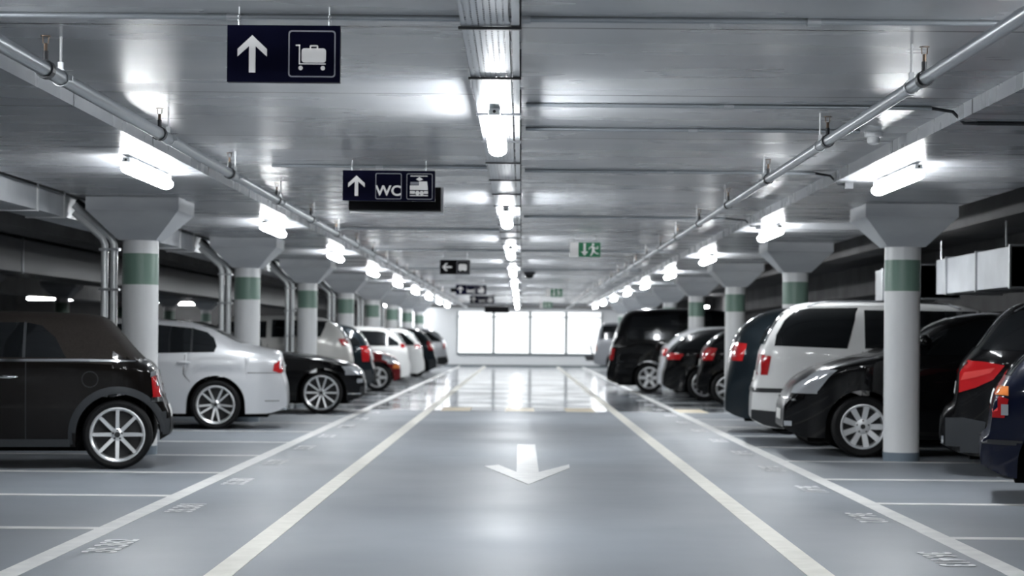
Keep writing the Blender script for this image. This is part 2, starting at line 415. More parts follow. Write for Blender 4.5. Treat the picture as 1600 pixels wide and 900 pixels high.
# ------------------------------------------------------------------ sprinkler pipes
def sprinkler(side, x, z, r):
    p = empty('sprinkler_pipe', (x, 0, z))
    tag(p, 'long grey sprinkler pipe hanging under the ceiling above the %s of the lane' % ('left edge' if x < 0 else 'right edge'), 'pipe')
    MB().tube([(0,Y0,0),(0,BACK-1,0)], r, 14).build('pipe', M['pipe'], p, 60)
    rod = cl = hd = None
    for k in range(-1, 24):
        y = 9.3 + 2.84*k
        if rod is None:
            rod = MB().tube([(0,0,r),(0,0,ZC-z)], .0065, 6).build('hanger_rod', M['white'], p)
            cl = MB().lathe([(r+.004,-.014),(r+.007,-.014),(r+.007,.014),(r+.004,.014)], axis='y', n=16, closed=True).box(-.012,.012,-.012,.012,r,r+.04).box(r,r+.022,-.01,.01,-.012,.012).build('clamp', M['steel'], p)
            hd = MB().lathe([(r+.003,-.03),(r+.009,-.03),(r+.009,.03),(r+.003,.03)], axis='y', n=16, closed=True).tube([(0,0,r),(0,0,r+.05)], .013, 8).build('fitting', M['darkmetal'], p)
            sh = MB().tube([(0,0,r+.05),(0,0,r+.085)], .009, 8).tube([(-.012,0,r+.085),(-.014,0,r+.115)], .003, 5).tube([(.012,0,r+.085),(.014,0,r+.115)], .003, 5).lathe([(0,r+.117),(.024,r+.117),(.024,r+.121),(0,r+.121)], n=12).build('sprinkler_head', M['brass'], hd)
            objs = [rod, cl, hd]
            for o in objs: o.location = (0, y, 0)
            hd.location.y = y-.3
        else:
            for o in (rod, cl):
                q = o.copy(); COL.objects.link(q); q.parent = p; q.location = (0, y, 0)
            q = copy_tree(hd, p); q.location = (0, y-.3, 0)
sprinkler('left', -2.24, 2.44, .036); sprinkler('right', 1.88, 2.43, .031)

# ------------------------------------------------------------------ ceiling conduits, detectors
def conduit(y, x0, x1, label, drop=None, r=.013):
    o = empty('ceiling_conduit', (0,y,0)); tag(o, label, 'conduit', 'thin conduits across the ceiling')
    z = ZC - r
    MB().tube([(x0,0,z),(x1,0,z)], r, 8).build('pipe', M['pipe'], o, 60)
    n = max(2, int((x1-x0)/1.1))
    c = MB()
    for i in range(1, n): 
        xx = x0+(x1-x0)*i/n; 
        MB().tube([(xx-.03,0,z),(xx+.03,0,z)], r*1.6, 8).build('coupling', M['steel'], o, 60)
    if drop:
        zb = ZB - r
        s_ = 1 if x1 > 0 else -1
        MB().tube([(x1,0,z),(EDGE-.03,0,z-.02),(EDGE+.04,0,zb-.0),(EDGE+.12,0,zb)], r*.8, 8).tube([(EDGE+.12,0,zb),(drop,0,zb)], r, 8).box(drop,drop+.07,-.04,.04,zb-.04,ZB).build('beam_run', M['darkmetal'], o, 60)
conduit(8.6, -2.6, 2.6, 'thin conduit crossing the whole ceiling just behind the luggage trolley sign')
conduit(11.75, .02, 2.5, 'thin dark conduit crossing to the right beam and stepping down onto it', 3.35)
conduit(13.1, .02, 2.3, 'thin conduit running right to the white smoke detector')
conduit(16.4, .02, 2.5, 'thin conduit ending at the right beam beside its nearest lamp', 2.75)
conduit(16.1, -2.1, -.3, 'thin conduit just behind the WC and train sign')
conduit(22.6, .02, 2.4, 'thin conduit in front of the green exit sign', 2.75)
conduit(25.4, -2.5, -.3, 'thin conduit left of the tray beyond the WC sign')
conduit(31.5, -2.5, 2.5, 'thin conduit across the ceiling near the first arrow left sign')
conduit(40.0, -2.5, 2.5, 'thin conduit far across the ceiling near the dark dome')
def detector(x, y, z, label):
    o = empty('smoke_detector', (x,y,z)); tag(o, label, 'smoke detector')
    MB().lathe([(0,0),(.062,0),(.062,-.03),(.05,-.036),(0,-.036)], n=20).build('base', M['white'], o, 40)
    MB().lathe([(.04,-.036),(.046,-.05),(.04,-.075),(.02,-.085),(0,-.085)], n=20).build('sensor_head', M['white'], o, 40)
detector(2.42, 13.25, ZC, 'round white smoke detector on the ceiling by the right beam')
detector(1.05, 29.6, ZC, 'small white smoke detector beyond the green exit sign')
o = empty('ceiling_camera', (.17, 42, ZC)); tag(o, 'small black ceiling dome beside the cable tray far down the lane', 'dome')
MB().lathe([(0,0),(.15,0),(.14,-.05),(.09,-.06)], n=20).build('collar', M['darkmetal'], o, 40)
MB().lathe([(.09,-.05),(.085,-.1),(.05,-.135),(0,-.145)], n=20).build('dome', M['glass'], o, 40)

# ------------------------------------------------------------------ ducts and downpipes
o = empty('ventilation_duct', (0,0,0)); tag(o, 'grey steel duct along the outer side of the left ceiling beam', 'duct')
MB().box(-4.9,-4.535, Y0, 76, 2.36, 2.585).build('duct_body', M['duct'], o)
hp = None
for k in range(10):
    for dd in (16.95+1.0, 19.0):
        y = dd + DP*k
        if y > 74: continue
        if hp is None:
            hp = MB().box(-4.532,-4.525,-.03,.03,2.345,ZO).box(-4.91,-4.525,-.03,.03,2.345,2.358).build('strap', M['white'], o); hp.location = (0,y,0)
        else:
            q = hp.copy(); COL.objects.link(q); q.parent = o; q.location = (0,y,0)
def duct(name, x0, x1, y0, y1, z0, z1, label, dm='duct'):
    o = empty(name, ((x0+x1)/2, y0, z0)); tag(o, label, 'duct')
    cx = (x0+x1)/2; w = (x1-x0)/2
    MB().box(-w, w, 0, y1-y0, 0, z1-z0).build('duct_body', M[dm], o)
    k = 0
    yy = .02
    while yy < y1-y0 and k < 12:
        MB().box(-w-.02, w+.02, yy-.02, yy+.02, -.02, z1-z0+.02).build('flange', M['steel'], o); yy += 1.5; k += 1
    for s_ in (-.7*w, .7*w):
        MB().tube([(s_, .6, z1-z0), (s_, .6, ZO-z0)], .008, 6).build('hanger_rod', M['steel'], o)
duct('ventilation_duct', 4.85, 5.52, 24.2, 26.3, 1.75, 2.16, 'pale steel duct hanging behind the right-hand nearest pillar')
duct('ventilation_duct', 5.1, 5.75, 20.0, 23.6, 1.78, 2.2, 'pale duct at the right picture edge above the black hatchback')
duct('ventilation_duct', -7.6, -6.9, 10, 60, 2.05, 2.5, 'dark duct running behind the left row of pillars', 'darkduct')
def downpipe_proto():
    r = empty('downpipe_pair')
    for x in (-.05, .045):
        MB().tube([(x,0,0),(x,0,2.1),(x-.03,0,2.17),(-.35,0,2.45+x*.8),(-.36,0,2.458+x*.8)], .036, 12).build('downpipe', M['downpipe'], r, 60)
    for z in (.6, 1.2, 1.65, 2.05):
        MB().box(-.1,.1,-.045,.045,z-.012,z+.012).build('bracket', M['steel'], r)
    MB().tube([(-.36,.1,2.54),(-.3,.1,2.5),(-.06,.1,2.2),(-.02,.1,2.1),(-.02,.1,0)], .03, 10).build('cable', M['darkmetal'], r, 60)
    return r
M['downpipe'] = mat('pale_pipe', (.72,.74,.75), .3, metal=.2)
dp = None
for k in range(7):
    if dp is None: dp = q = downpipe_proto()
    else: q = copy_tree(dp)
    q.location = (-4.13, D0 + DP*k, 0)
    tag(q, 'pair of pale vertical pipes behind the %s left-hand pillar' % nth(k), 'pipe', 'pipes behind the left pillars')

# ------------------------------------------------------------------ signs
def arrow_up(cx, cz, h, w):
    t_ = h*.085; a = w/2; top = cz+h/2
    return [(cx-t_,cz-h/2),(cx+t_,cz-h/2),(cx+t_,top-.29*h),(cx+a,top-.57*h),(cx+a,top-.37*h),(cx,top),(cx-a,top-.37*h),(cx-a,top-.57*h),(cx-t_,top-.29*h)]
def rrect(x0, x1, z0, z1, r, n=4):
    pts = []
    for (cx, cz, a0) in ((x1-r,z0+r,-PI/2),(x1-r,z1-r,0),(x0+r,z1-r,PI/2),(x0+r,z0+r,PI)):
        for i in range(n+1): pts.append((cx+r*math.cos(a0+PI/2*i/n), cz+r*math.sin(a0+PI/2*i/n)))
    return pts
def ring2(mb, outer, inner, d0, d1):
    n = len(outer)
    vs = [(a,d0,b) for a,b in outer]+[(a,d0,b) for a,b in inner]+[(a,d1,b) for a,b in outer]+[(a,d1,b) for a,b in inner]
    fs = []
    for i in range(n):
        j = (i+1)%n
        fs += [(i,j,n+j,n+i),(2*n+i,3*n+i,3*n+j,2*n+j),(i,2*n+i,2*n+j,j),(n+i,n+j,3*n+j,3*n+i)]
    mb.add(vs, fs)
def circ(cx, cz, r, n=16): return [(cx+r*math.cos(2*PI*i/n), cz+r*math.sin(2*PI*i/n)) for i in range(n)]
FR = -.013   # front face depth of the lettering
def sign_base(name, x, y, z, w, h, label, group=None, m='navy'):
    """origin at the bottom left front corner"""
    o = empty(name, (x, y, z)); tag(o, label, 'sign', group)
    MB().box(0,w,-.01,.03,0,h).build('panel', M[m], o)
    for xx in (w*.1, w*.9):
        MB().tube([(xx,.01,h),(xx,.01,h+.02)], .006, 6).blob((xx,.01,h+.024),(.008,.008,.008)).blob((xx,.01,h+.042),(.008,.008,.008)).tube([(xx,.01,h+.03),(xx,.01,ZC-z)], .003, 6).build('hook', M['steel'], o)
    return o
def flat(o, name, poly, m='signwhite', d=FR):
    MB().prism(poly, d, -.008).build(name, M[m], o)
def square_frame(o, x0, x1, z0, z1, t_=.0055, r=.014):
    mb = MB(); ring2(mb, rrect(x0,x1,z0,z1,r), rrect(x0+t_,x1-t_,z0+t_,z1-t_,r-t_*.6), FR, -.008); mb.build('frame_line', M['signgrey'], o)
# sign 1: arrow up + luggage trolley
s1 = sign_base('overhead_sign', -1.295, 8.4, 2.309, .494, .248, 'nearest navy hanging sign with white arrow and luggage trolley')
flat(s1, 'arrow', arrow_up(.11, .122, .163, .128))
square_frame(s1, .268, .474, .022, .226)
tm = MB()
def tp(poly): tm.prism(poly, FR, -.008)
tp(rrect(.326,.432,.086,.148,.012)); mb = MB()
ring2(tm, rrect(.361,.398,.142,.162,.006), rrect(.367,.392,.142,.156,.003), FR, -.008)
tp([(.316,.078),(.431,.078),(.431,.0825),(.316,.0825)]); tp([(.314,.078),(.319,.078),(.319,.163),(.314,.163)]); tp([(.300,.158),(.319,.158),(.319,.164),(.300,.164)])
tp(circ(.322,.062,.0095)); tp(circ(.419,.062,.0095))
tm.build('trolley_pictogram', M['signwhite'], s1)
def train(o, ox, oz, k):
    g = MB()
    def q(poly): g.prism([(ox+a*k, oz+b*k) for a, b in poly], FR, -.008)
    q([(0,.0),(.72,0),(.72,.035),(0,.035)])
    q([(.0,.09),(.2,.09),(.2,.2),(0,.2)]); q(circ(.30,.12,.085)); q(circ(.47,.12,.085)); q([(.56,.09),(.72,.09),(.72,.2),(.56,.2)])
    q([(0,.24),(.72,.24),(.68,.58),(.36,.58),(.36,.42),(0,.42)])
    q([(.24,.66),(.38,.6),(.52,.66),(.38,.76)]); q([(.02,.78),(.7,.78),(.7,.81),(.02,.81)])
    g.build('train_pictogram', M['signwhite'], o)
    MB().prism([(ox+a*k, oz+b*k) for a, b in [(0.02,.44),(.34,.44),(.34,.56),(.02,.56)]], FR, -.008).build('train_window', M['signgrey'], o)
def sign_wc(x, y, label, z=2.31, stub=False):
    o = sign_base('overhead_sign', x, y, z, .755, .248, label)
    flat(o, 'arrow', arrow_up(.113, .122, .165, .135))
    square_frame(o, .268, .482, .014, .226); square_frame(o, .522, .735, .014, .226)
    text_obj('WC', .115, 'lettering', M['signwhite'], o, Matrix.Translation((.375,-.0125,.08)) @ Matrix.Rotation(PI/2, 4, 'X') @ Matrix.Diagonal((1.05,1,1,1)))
    train(o, .55, .042, .205)
    return o
s2 = sign_wc(-1.468, 15.7, 'navy hanging sign with arrow, WC and train pictogram behind the trolley sign')
for ox_ in (.0,): 
    b = empty('display_box', (-1.50, 16.6, 2.295)); tag(b, 'black box sign hanging just behind and below the WC sign', 'sign')
    MB().box(.0,.795,0,.12,0,.2).build('box', M['black'], b)
    MB().box(.0,.815,.12,.14,-.022,.21).build('back_frame', M['white'], b)
    for xx in (.1,.7): MB().tube([(xx,.06,.2),(xx,.06,ZC-2.297)], .005, 6).build('hanger_rod', M['steel'], b)
# sign 3: arrow left
s3 = sign_base('overhead_sign', -1.385, 32.6, 2.27, .51, .245, 'small black hanging sign with arrow pointing left and bus pictogram', m='black')
al = [(-(b-.122)+.12, (a-.11)+.122) for a, b in arrow_up(.11,.122,.165,.13)]
flat(s3, 'arrow', al)
square_frame(s3, .285, .485, .02, .225)
flat(s3, 'bus_pictogram', [(.315,.07),(.335,.07),(.335,.055),(.355,.055),(.355,.07),(.415,.07),(.415,.055),(.435,.055),(.435,.07),(.455,.07),(.455,.15),(.44,.175),(.33,.175),(.315,.15)])
s4 = sign_wc(-1.62, 47.5, 'far dark hanging sign with arrow and pictograms, with a stub at its left', 2.26)
MB().box(-.13,-.001,0,.03,.06,.15).build('side_stub', M['black'], s4)
s5 = sign_wc(-1.6, 60, 'farthest dark hanging sign with arrow and pictograms before the end wall', 2.26)
b = empty('display_box', (-1.2, 63, 2.02)); tag(b, 'black box sign below and behind the farthest dark sign', 'sign')
MB().box(0,.8,0,.12,0,.2).build('box', M['black'], b)
for xx in (.08,.72): MB().tube([(xx,.06,.2),(xx,.06,ZC-2.02)], .006, 6).build('hanger_rod', M['steel'], b)
def exit_sign(x, y, z, label):
    w, h = .42, .2
    o = empty('exit_sign', (x,y,z)); tag(o, label, 'sign', 'green exit signs')
    MB().box(0,w,-.01,.04,0,h).build('panel', M['exitgreen'], o)
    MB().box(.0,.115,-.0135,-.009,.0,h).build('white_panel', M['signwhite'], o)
    flat(o, 'arrow', [(.185,.19),(.215,.19),(.215,.075),(.25,.075),(.2,.015),(.15,.075),(.185,.075)])
    g = MB()
    for poly in [circ(.318,.172,.017,12), [(.3,.155),(.345,.135),(.335,.085),(.305,.09)], [(.305,.095),(.335,.088),(.325,.06),(.295,.015),(.275,.015),(.298,.062)], [(.318,.09),(.338,.09),(.358,.062),(.4,.05),(.396,.034),(.345,.047)], [(.305,.153),(.312,.138),(.285,.125),(.262,.1),(.253,.11),(.278,.14)], [(.34,.14),(.346,.126),(.372,.122),(.375,.15),(.386,.15),(.388,.11),(.35,.112)]]:
        g.prism(poly, FR, -.008)
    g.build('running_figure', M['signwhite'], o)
    for xx in (.06,.36): MB().tube([(xx,.01,h),(xx,.01,ZC-z)], .004, 6).build('hanger_rod', M['steel'], o)
exit_sign(.67, 26.6, 2.33, 'nearest green exit sign with down arrow and running figure')
exit_sign(.65, 50, 2.28, 'second green exit sign, smaller, farther down the ceiling')
exit_sign(.64, 66, 2.24, 'third green exit sign, tiny, close to the end wall')

# ------------------------------------------------------------------ cars
def chaikin(p, it=2):
    p = [tuple(map(float, q)) for q in p]
    for _ in range(it):
        q = [p[0]]
        for a, b in zip(p[:-1], p[1:]):
            q.append((a[0]*.75+b[0]*.25, a[1]*.75+b[1]*.25)); q.append((a[0]*.25+b[0]*.75, a[1]*.25+b[1]*.75))
        q.append(p[-1]); p = q
    return p
def interp(p, u):
    if u <= p[0][0]: return p[0][1]
    for a, b in zip(p[:-1], p[1:]):
        if u <= b[0]:
            return b[1] if b[0]-a[0] < 1e-9 else a[1]+(b[1]-a[1])*(u-a[0])/(b[0]-a[0])
    return p[-1][1]
WHEELS = {}
def wheel_meshes(style, r, rr, m1):
    key = (style, r, rr, m1.name)
    if key in WHEELS: return WHEELS[key]
    w = .205; h = w/2
    t_ = MB().lathe([(rr-.02,-h*.8),(rr,-h*.9),(r*.9,-h),(r*.975,-h*.85),(r,-h*.6),(r,h*.6),(r*.975,h*.85),(r*.9,h),(rr,h*.9),(rr-.02,h*.8)], axis='y', n=40, closed=True)
    tm_ = t_.mesh('tyre', M['tyre'], 40)
    g = MB()
    # outer side is -y
    g.lathe([(rr-.004,-h*.82),(rr+.004,-h*.95),(rr-.006,-h*.97),(rr-.022,-h*.86),(rr-.03,-h*.3),(rr-.03,h*.5)], axis='y', n=40, m=0)
    g.lathe([(0,-h*.12),(rr-.02,-h*.12)], axis='y', n=32, m=1)
    n, wi, wo, twin = {'eight': (8,.034,.03,0), 'tenpair': (10,.026,.022,.5), 'ten': (10,.024,.03,0), 'cover': (9,.05,.062,0), 'five': (5,.075,.06,0), 'six': (6,.08,.07,0), 'seven':(7,.05,.05,0)}[style]
    R1 = rr-.008
    for k in range(n):
        a = 2*PI*k/n
        if twin: a += (.09 if k % 2 else -.09)
        ca, sa = math.cos(a), math.sin(a)
        def P(rad, off, y): return (rad*ca - off*sa, y, rad*sa + off*ca)
        y0, y1 = -h*.72, -h*.9
        vs = [P(.03,-wi/2,y0),P(.03,wi/2,y0),P(R1,wo/2,y1),P(R1,-wo/2,y1),P(.03,-wi/2,-h*.3),P(.03,wi/2,-h*.3),P(R1,wo/2,-h*.5),P(R1,-wo/2,-h*.5)]
        g.add(vs, [(0,1,2,3),(7,6,5,4),(0,4,5,1),(1,5,6,2),(2,6,7,3),(3,7,4,0)], 0)
    hubr = .085 if style in ('cover','six') else .055
    g.lathe([(hubr,-h*.4),(hubr,-h*.74),(hubr*.75,-h*.82),(0,-h*.84)], axis='y', n=20, m=0)
    g.lathe([(.026,-h*.84),(.026,-h*.88),(0,-h*.89)], axis='y', n=14, m=1)
    for k in range(5):
        a = 2*PI*k/5+.3; g.lathe([(.0095,-h*.80),(.0095,-h*.845),(0,-h*.845)], c=(hubr*.72*math.cos(a),0,hubr*.72*math.sin(a)), axis='y', n=8, m=1)
    rm_ = g.mesh('rim', [m1, M['rimback']], 35)
    WHEELS[key] = (tm_, rm_); return WHEELS[key]

class Car:
    def __init__(c, name, label, X, d, side, top, W, wheels, r, pm, belt, zb=.2, ends=(.3,.5,.3,.5), tum=.24, yaw=None, rim='ten', rr=None, rim_m='alloy', cat='car', group=None, crease=None, softtop=None, crown=1.0):
        c.L = top[-1][0]; c.W = W; L = c.L
        yaw = math.radians((9 if d < 18.5 else 5.5 if d < 28 else 3.5 if d < 36 else 2.5) if yaw is None else yaw)
        hw_ = W/2; sx = 1 if side == 'L' else -1
        c.root = empty(name, (X - sx*hw_*math.sin(yaw), d + hw_*math.cos(yaw), 0), yaw if side == 'L' else PI-yaw)
        tag(c.root, label, cat, group)
        prof = chaikin(top, 2); bl = chaikin(belt, 2)
        # resample by arc length
        st = []
        for a, b in zip(prof[:-1], prof[1:]):
            n = max(1, int(math.hypot(b[0]-a[0], b[1]-a[1])/.05))
            for i in range(n): st.append((a[0]+(b[0]-a[0])*i/n, a[1]+(b[1]-a[1])*i/n))
        st.append(prof[-1])
        R = r + .055
        for uc in wheels:
            for k in range(25):
                u = uc - R*math.cos(PI*k/24)
                if 0 < u < L: st.append((u, None))
            for s_ in (-1, 1):
                if 0 < uc+s_*(R+.004) < L: st.append((uc+s_*(R+.004), None))
        st.sort(key=lambda q: q[0])
        st = [(u, interp(prof, u) if z is None else z) for u, z in st]
        e0, l0, e1, l1 = ends   # plan narrowing and its length at both ends
        def half(u):
            k = 1
            if u < l0: k -= e0*(1-u/l0)**2.4
            if L-u < l1: k -= e1*(1-(L-u)/l1)**2.4
            return W/2*k
        c.half = half
        V = []; NS, NU = 8, 13
        for (u, zt) in st:
            w = half(u)
            b0 = zb + .1*max(0, 1-u/.3)**2 + .1*max(0, 1-(L-u)/.3)**2
            zbu = b0
            for uc in wheels:
                if abs(u-uc) <= R+1e-6: zbu = max(zbu, r + math.sqrt(max(0, R*R-(u-uc)**2)))
            zs = min(interp(bl, u), zt-.02)
            zs = max(zs, zbu+.02); zt = max(zt, zs+.01)
            H = zt-zs; kk = min(1, max(0, (H-.05)/.4)); n_ = 2.5+2.6*kk; tm = tum*min(1, H/.45)
            row = [(0,zbu),(w*.55,zbu)]
            for i in range(NS):
                z = zbu+(zs-zbu)*i/(NS-1); q = max(0, (zs-z)/max(.05, zs-zb))
                yy = w*(1-.075*q**2.2)
                if crease: yy += .012*math.exp(-((z-crease)/.025)**2) - .008*math.exp(-((z-crease+.09)/.05)**2)
                row.append((yy, z))
            for i in range(1, NU+1):
                th = PI/2*i/NU; cs, sn = max(0, math.cos(th)), math.sin(th)
                cc, ss = cs**(2/n_), sn**(2/n_)
                row.append((w*(1-tm*ss)*cc if i < NU else 0, zs+H*ss))
            V.append((u, row))
        NR = len(V[0][1]); vs = []; idx = []
        for (u, row) in V:
            ids = []
            for s_ in (1, -1):
                for j, (yy, z) in enumerate(row):
                    if s_ == -1 and j in (0, NR-1): continue
                    vs.append((-u, s_*yy, z))
            base = len(vs) - (2*NR-2)
            right = [base+j for j in range(NR)]; left = [base+NR+j for j in range(NR-2)]
            loop = right + left[::-1]
            idx.append(loop)
        fs = []; soft = []
        for i in range(len(idx)-1):
            A, B = idx[i], idx[i+1]; n = len(A)
            for k in range(n):
                f = (A[k], A[(k+1)%n], B[(k+1)%n], B[k])
                issoft = False
                if softtop:
                    cz = sum(vs[q][2] for q in f)/4; cu = -sum(vs[q][0] for q in f)/4
                    issoft = cz > softtop[2] and softtop[0] < cu < softtop[1]
                (soft if issoft else fs).append(f)
        fs.append(tuple(reversed(idx[0]))); fs.append(tuple(idx[-1]))
        c.bvh = BVHTree.FromPolygons(vs, fs+soft)
        c.body = MB().add(vs, fs).build('body', pm, c.root, 42)
        if soft: MB().add(vs, soft).build('soft_top', M['fabric'], c.root, 42)
        # dark underbody
        MB().box(-L+.25, -.25, -W/2+.3, W/2-.3, .15, .6).build('underbody', M['under'], c.root)
        rr = rr or r*.72
        tmh, rmh = wheel_meshes(rim, r, rr, M[rim_m])
        for uc in wheels:
            for s_ in (-1, 1):
                o = bpy.data.objects.new('wheel', tmh); COL.objects.link(o); o.parent = c.root
                o.location = (-uc, s_*(W/2-.135), r); o.rotation_euler = (0, 0, 0 if s_ < 0 else PI)
                q = bpy.data.objects.new('rim', rmh); COL.objects.link(q); q.parent = o
    def _patch(c, mb, poly, ray, off, nz=6, step=.045, m=0):
        a0, a1 = min(p[0] for p in poly), max(p[0] for p in poly)
        cols = sorted(set([p[0] for p in poly] + [a0+(a1-a0)*i/max(1, math.ceil((a1-a0)/step)) for i in range(math.ceil((a1-a0)/step)+1)]))
        grid = []
        for a in cols:
            aa = min(max(a, a0+1e-4), a1-1e-4); zs = []
            for p, q in zip(poly, poly[1:]+poly[:1]):
                if (p[0] <= aa < q[0]) or (q[0] <= aa < p[0]):
                    zs.append(p[1]+(q[1]-p[1])*(aa-p[0])/(q[0]-p[0]))
            if len(zs) < 2: continue
            z0, z1 = min(zs), max(zs)
            grid.append([ray(aa, z0+(z1-z0)*j/nz, off) for j in range(nz+1)])
        vs = []; ids = {}
        for i, col in enumerate(grid):
            for j, p in enumerate(col):
                if p is not None: ids[(i,j)] = len(vs); vs.append(p)
        fs = []
        for i in range(len(grid)-1):
            for j in range(nz):
                k = [(i,j),(i+1,j),(i+1,j+1),(i,j+1)]
                if all(t in ids for t in k): fs.append(tuple(ids[t] for t in k))
        mb.add(vs, fs, m)
    def _ray(c, o, d, off):
        h = c.bvh.ray_cast(Vector(o), Vector(d))
        if h[0] is None: return None
        n = h[1]
        if n.dot(Vector(d)) > 0: n = -n
        return tuple(h[0] + n*off)
    def side(c, mb, poly, off=.004, sides=(-1,1), nz=6, step=.045, m=0):
        for s_ in sides:
            c._patch(mb, poly, lambda u, z, o, s_=s_: c._ray((-u, s_*3, z), (0,-s_,0), o), off, nz, step, m)
    def end(c, mb, poly, far=False, off=.004, both=False, nz=6, step=.06, m=0):
        for s_ in ((-1,1) if both else (1,)):
            if not far: c._patch(mb, [(s_*a, b) for a, b in poly], lambda y, z, o: c._ray((1,y,z), (-1,0,0), o), off, nz, step, m)
            else: c._patch(mb, [(s_*a, b) for a, b in poly], lambda y, z, o: c._ray((-c.L-1,y,z), (1,0,0), o), off, nz, step, m)
    def part(c, name, m, sides=(), ends=(), far=(), off=.004, label=None, parent=None):
        """one mesh per side of the car for side/corner parts"""
        out = []
        if sides or ends and False:
            for s_ in (-1, 1):
                mb = MB()
                for p in sides: c.side(mb, p, off, (s_,))
                for p in ends:
                    c.end(mb, [(s_*a, b) for a, b in p], False, off)
                for p in far:
                    c.end(mb, [(s_*a, b) for a, b in p], True, off)
                if mb.f:
                    o = mb.build(name, M[m], parent or c.root, 40); out.append(o)
        else:
            mb = MB()
            for p in ends: c.end(mb, p, False, off)
            for p in far: c.end(mb, p, True, off)
            if mb.f: out.append(mb.build(name, M[m], parent or c.root, 40))
        for o in out:
            if label: o['label'] = label
        return out
    def seam(c, lines, w=.009):
        mb = MB()
        for (u0,z0,u1,z1) in lines:
            poly = [(u0,z0),(u1,z1),(u1+w,z1),(u0+w,z0)] if abs(u1-u0) < abs(z1-z0) else [(u0,z0),(u1,z1),(u1,z1+w),(u0,z0+w)]
            if abs(u1-u0) < abs(z1-z0) and abs(u1-u0) < .02: poly = [(u0,z0),(u0,z1),(u0+w,z1),(u0+w,z0)]
            c.side(mb, poly, .0025)
        if mb.f: mb.build('door_seam', M['plast'], c.root)
    def handle(c, u, z, m='chrome'):
        for s_ in (-1, 1):
            p = c._ray((-u, s_*3, z), (0,-s_,0), .018)
            if p: MB().blob(p, (.09,.016,.016)).build('door_handle', M[m] if isinstance(m, str) else m, c.root, 60)
    def mirror(c, u, z, m):
        for s_ in (-1, 1):
            p = c._ray((-u, s_*3, z), (0,-s_,0), .09)
            if p: MB().blob(p, (.07,.1,.075)).build('wing_mirror', m, c.root, 60)
    def plate(c, z, far=False):
        mb = MB(); c.end(mb, [(-.26,z-.055),(.26,z-.055),(.26,z+.055),(-.26,z+.055)], far, .012); 
        if mb.f: mb.build('number_plate', M['plate'], c.root)

def flip(p, L): return [(L-u, z) for u, z in p]

# ---- left row ----
def mini():
    L = 3.72
    c = Car('parked_convertible', 'black convertible with brown soft top and silver spoked wheel, front-most of the left row', -3.13, 17.1, 'L',
        [(0,.42),(.008,.5),(.05,.6),(.09,.72),(.13,.9),(.19,.965),(.27,.99),(.56,1.34),(.68,1.385),(1.0,1.4),(1.6,1.405),(2.0,1.37),(2.5,.99),(3.0,.94),(3.5,.82),(3.69,.6),(L,.42)],
        1.66, (.45, 2.92), .308, PBR, [(0,.5),(.1,.72),(.25,.94),(1.5,.955),(2.6,.93),(3.4,.8),(L,.5)], zb=.2, ends=(.42,.5,.3,.5), tum=.2, rim='eight', rr=.24, softtop=(.2, 2.1, .985))
    c.part('side_window', 'glass', [[(.90,.99),(1.0,1.17),(1.12,1.27),(1.25,1.295),(1.25,.99)]], off=.006)
    c.part('side_window', 'glass', [[(1.275,.99),(1.275,1.297),(1.9,1.29),(2.0,1.25),(2.28,.99)]], off=.006)
    c.part('window_pillar', 'greyplast', [[(1.25,.985),(1.25,1.297),(1.275,1.297),(1.275,.985)]], off=.008)
    c.part('belt_trim', 'chrome', [[(.3,.955),(.3,.966),(.75,.978),(2.5,.965),(2.5,.945),(.75,.956)]], off=.008)
    c.part('tail_lamp', 'red', [[(.08,.64),(.1,.84),(.165,.82),(.15,.64)]], [[(.36,.64),(.36,.84),(.47,.84),(.47,.64)]], off=.008)
    c.part('lamp_surround', 'chrome', [[(.07,.60),(.07,.64),(.165,.64),(.165,.60)],[(.09,.84),(.1,.87),(.175,.86),(.175,.82)]], off=.012)
    # wheel-arch cladding
    for uc in (.45, 2.92):
        for s_ in (-1, 1):
            mb = MB(); pts = []
            for i in range(29):
                a = math.radians(-12+204*i/28)
                col = []
                for rad in (.364,.395,.43):
                    u = uc-rad*math.cos(a); z = .308+rad*math.sin(a)
                    col.append(c._ray((-u, s_*3, z), (0,-s_,0), .013 if rad < .42 else .004))
                pts.append(col)
            vs = []; ids = {}
            for i, col in enumerate(pts):
                for j, p in enumerate(col):
                    if p: ids[i,j] = len(vs); vs.append(p)
            fs = [tuple(ids[k] for k in ((i,j),(i+1,j),(i+1,j+1),(i,j+1))) for i in range(28) for j in range(2) if all(k in ids for k in ((i,j),(i+1,j),(i+1,j+1),(i,j+1)))]
            mb.add(vs, fs).build('arch_cladding', M['greyplast'], c.root, 50)
    c.part('bumper', 'greyplast', [[(.005,.3),(.005,.52),(.1,.5),(.09,.3)]], [[(-.46,.3),(-.46,.5),(.46,.5),(.46,.3)]], off=.01)
    c.part('sill', 'greyplast', [[(.86,.2),(.86,.27),(2.55,.27),(2.55,.2)]], off=.008)
    c.seam([(1.24,.25,1.24,.95),(2.35,.3,2.35,.93)])
    # fuel flap outline
    mb = MB(); 
    for i in range(24):
        a0, a1 = 2*PI*i/24, 2*PI*(i+1)/24
        q = []
        for (a, rad) in ((a0,.066),(a1,.066),(a1,.073),(a0,.073)):
            q.append(c._ray((-(.69+rad*math.cos(a)), -3, .8+rad*math.sin(a)), (0,1,0), .003))
        if all(q): mb.add(q, [(0,1,2,3)])
    mb.build('fuel_flap', M['plast'], c.root)
    c.handle(1.4, .82); c.mirror(2.3, 1.02, PBR); c.plate(.5)
    c.part('windscreen', 'glass', far=[[(-.6,1.02),(-.48,1.33),(.48,1.33),(.6,1.02)]])
    c.part('headlamp', 'clear', [[(L-.3,.66),(L-.3,.84),(L-.14,.8),(L-.12,.66)]])
    return c
mini()

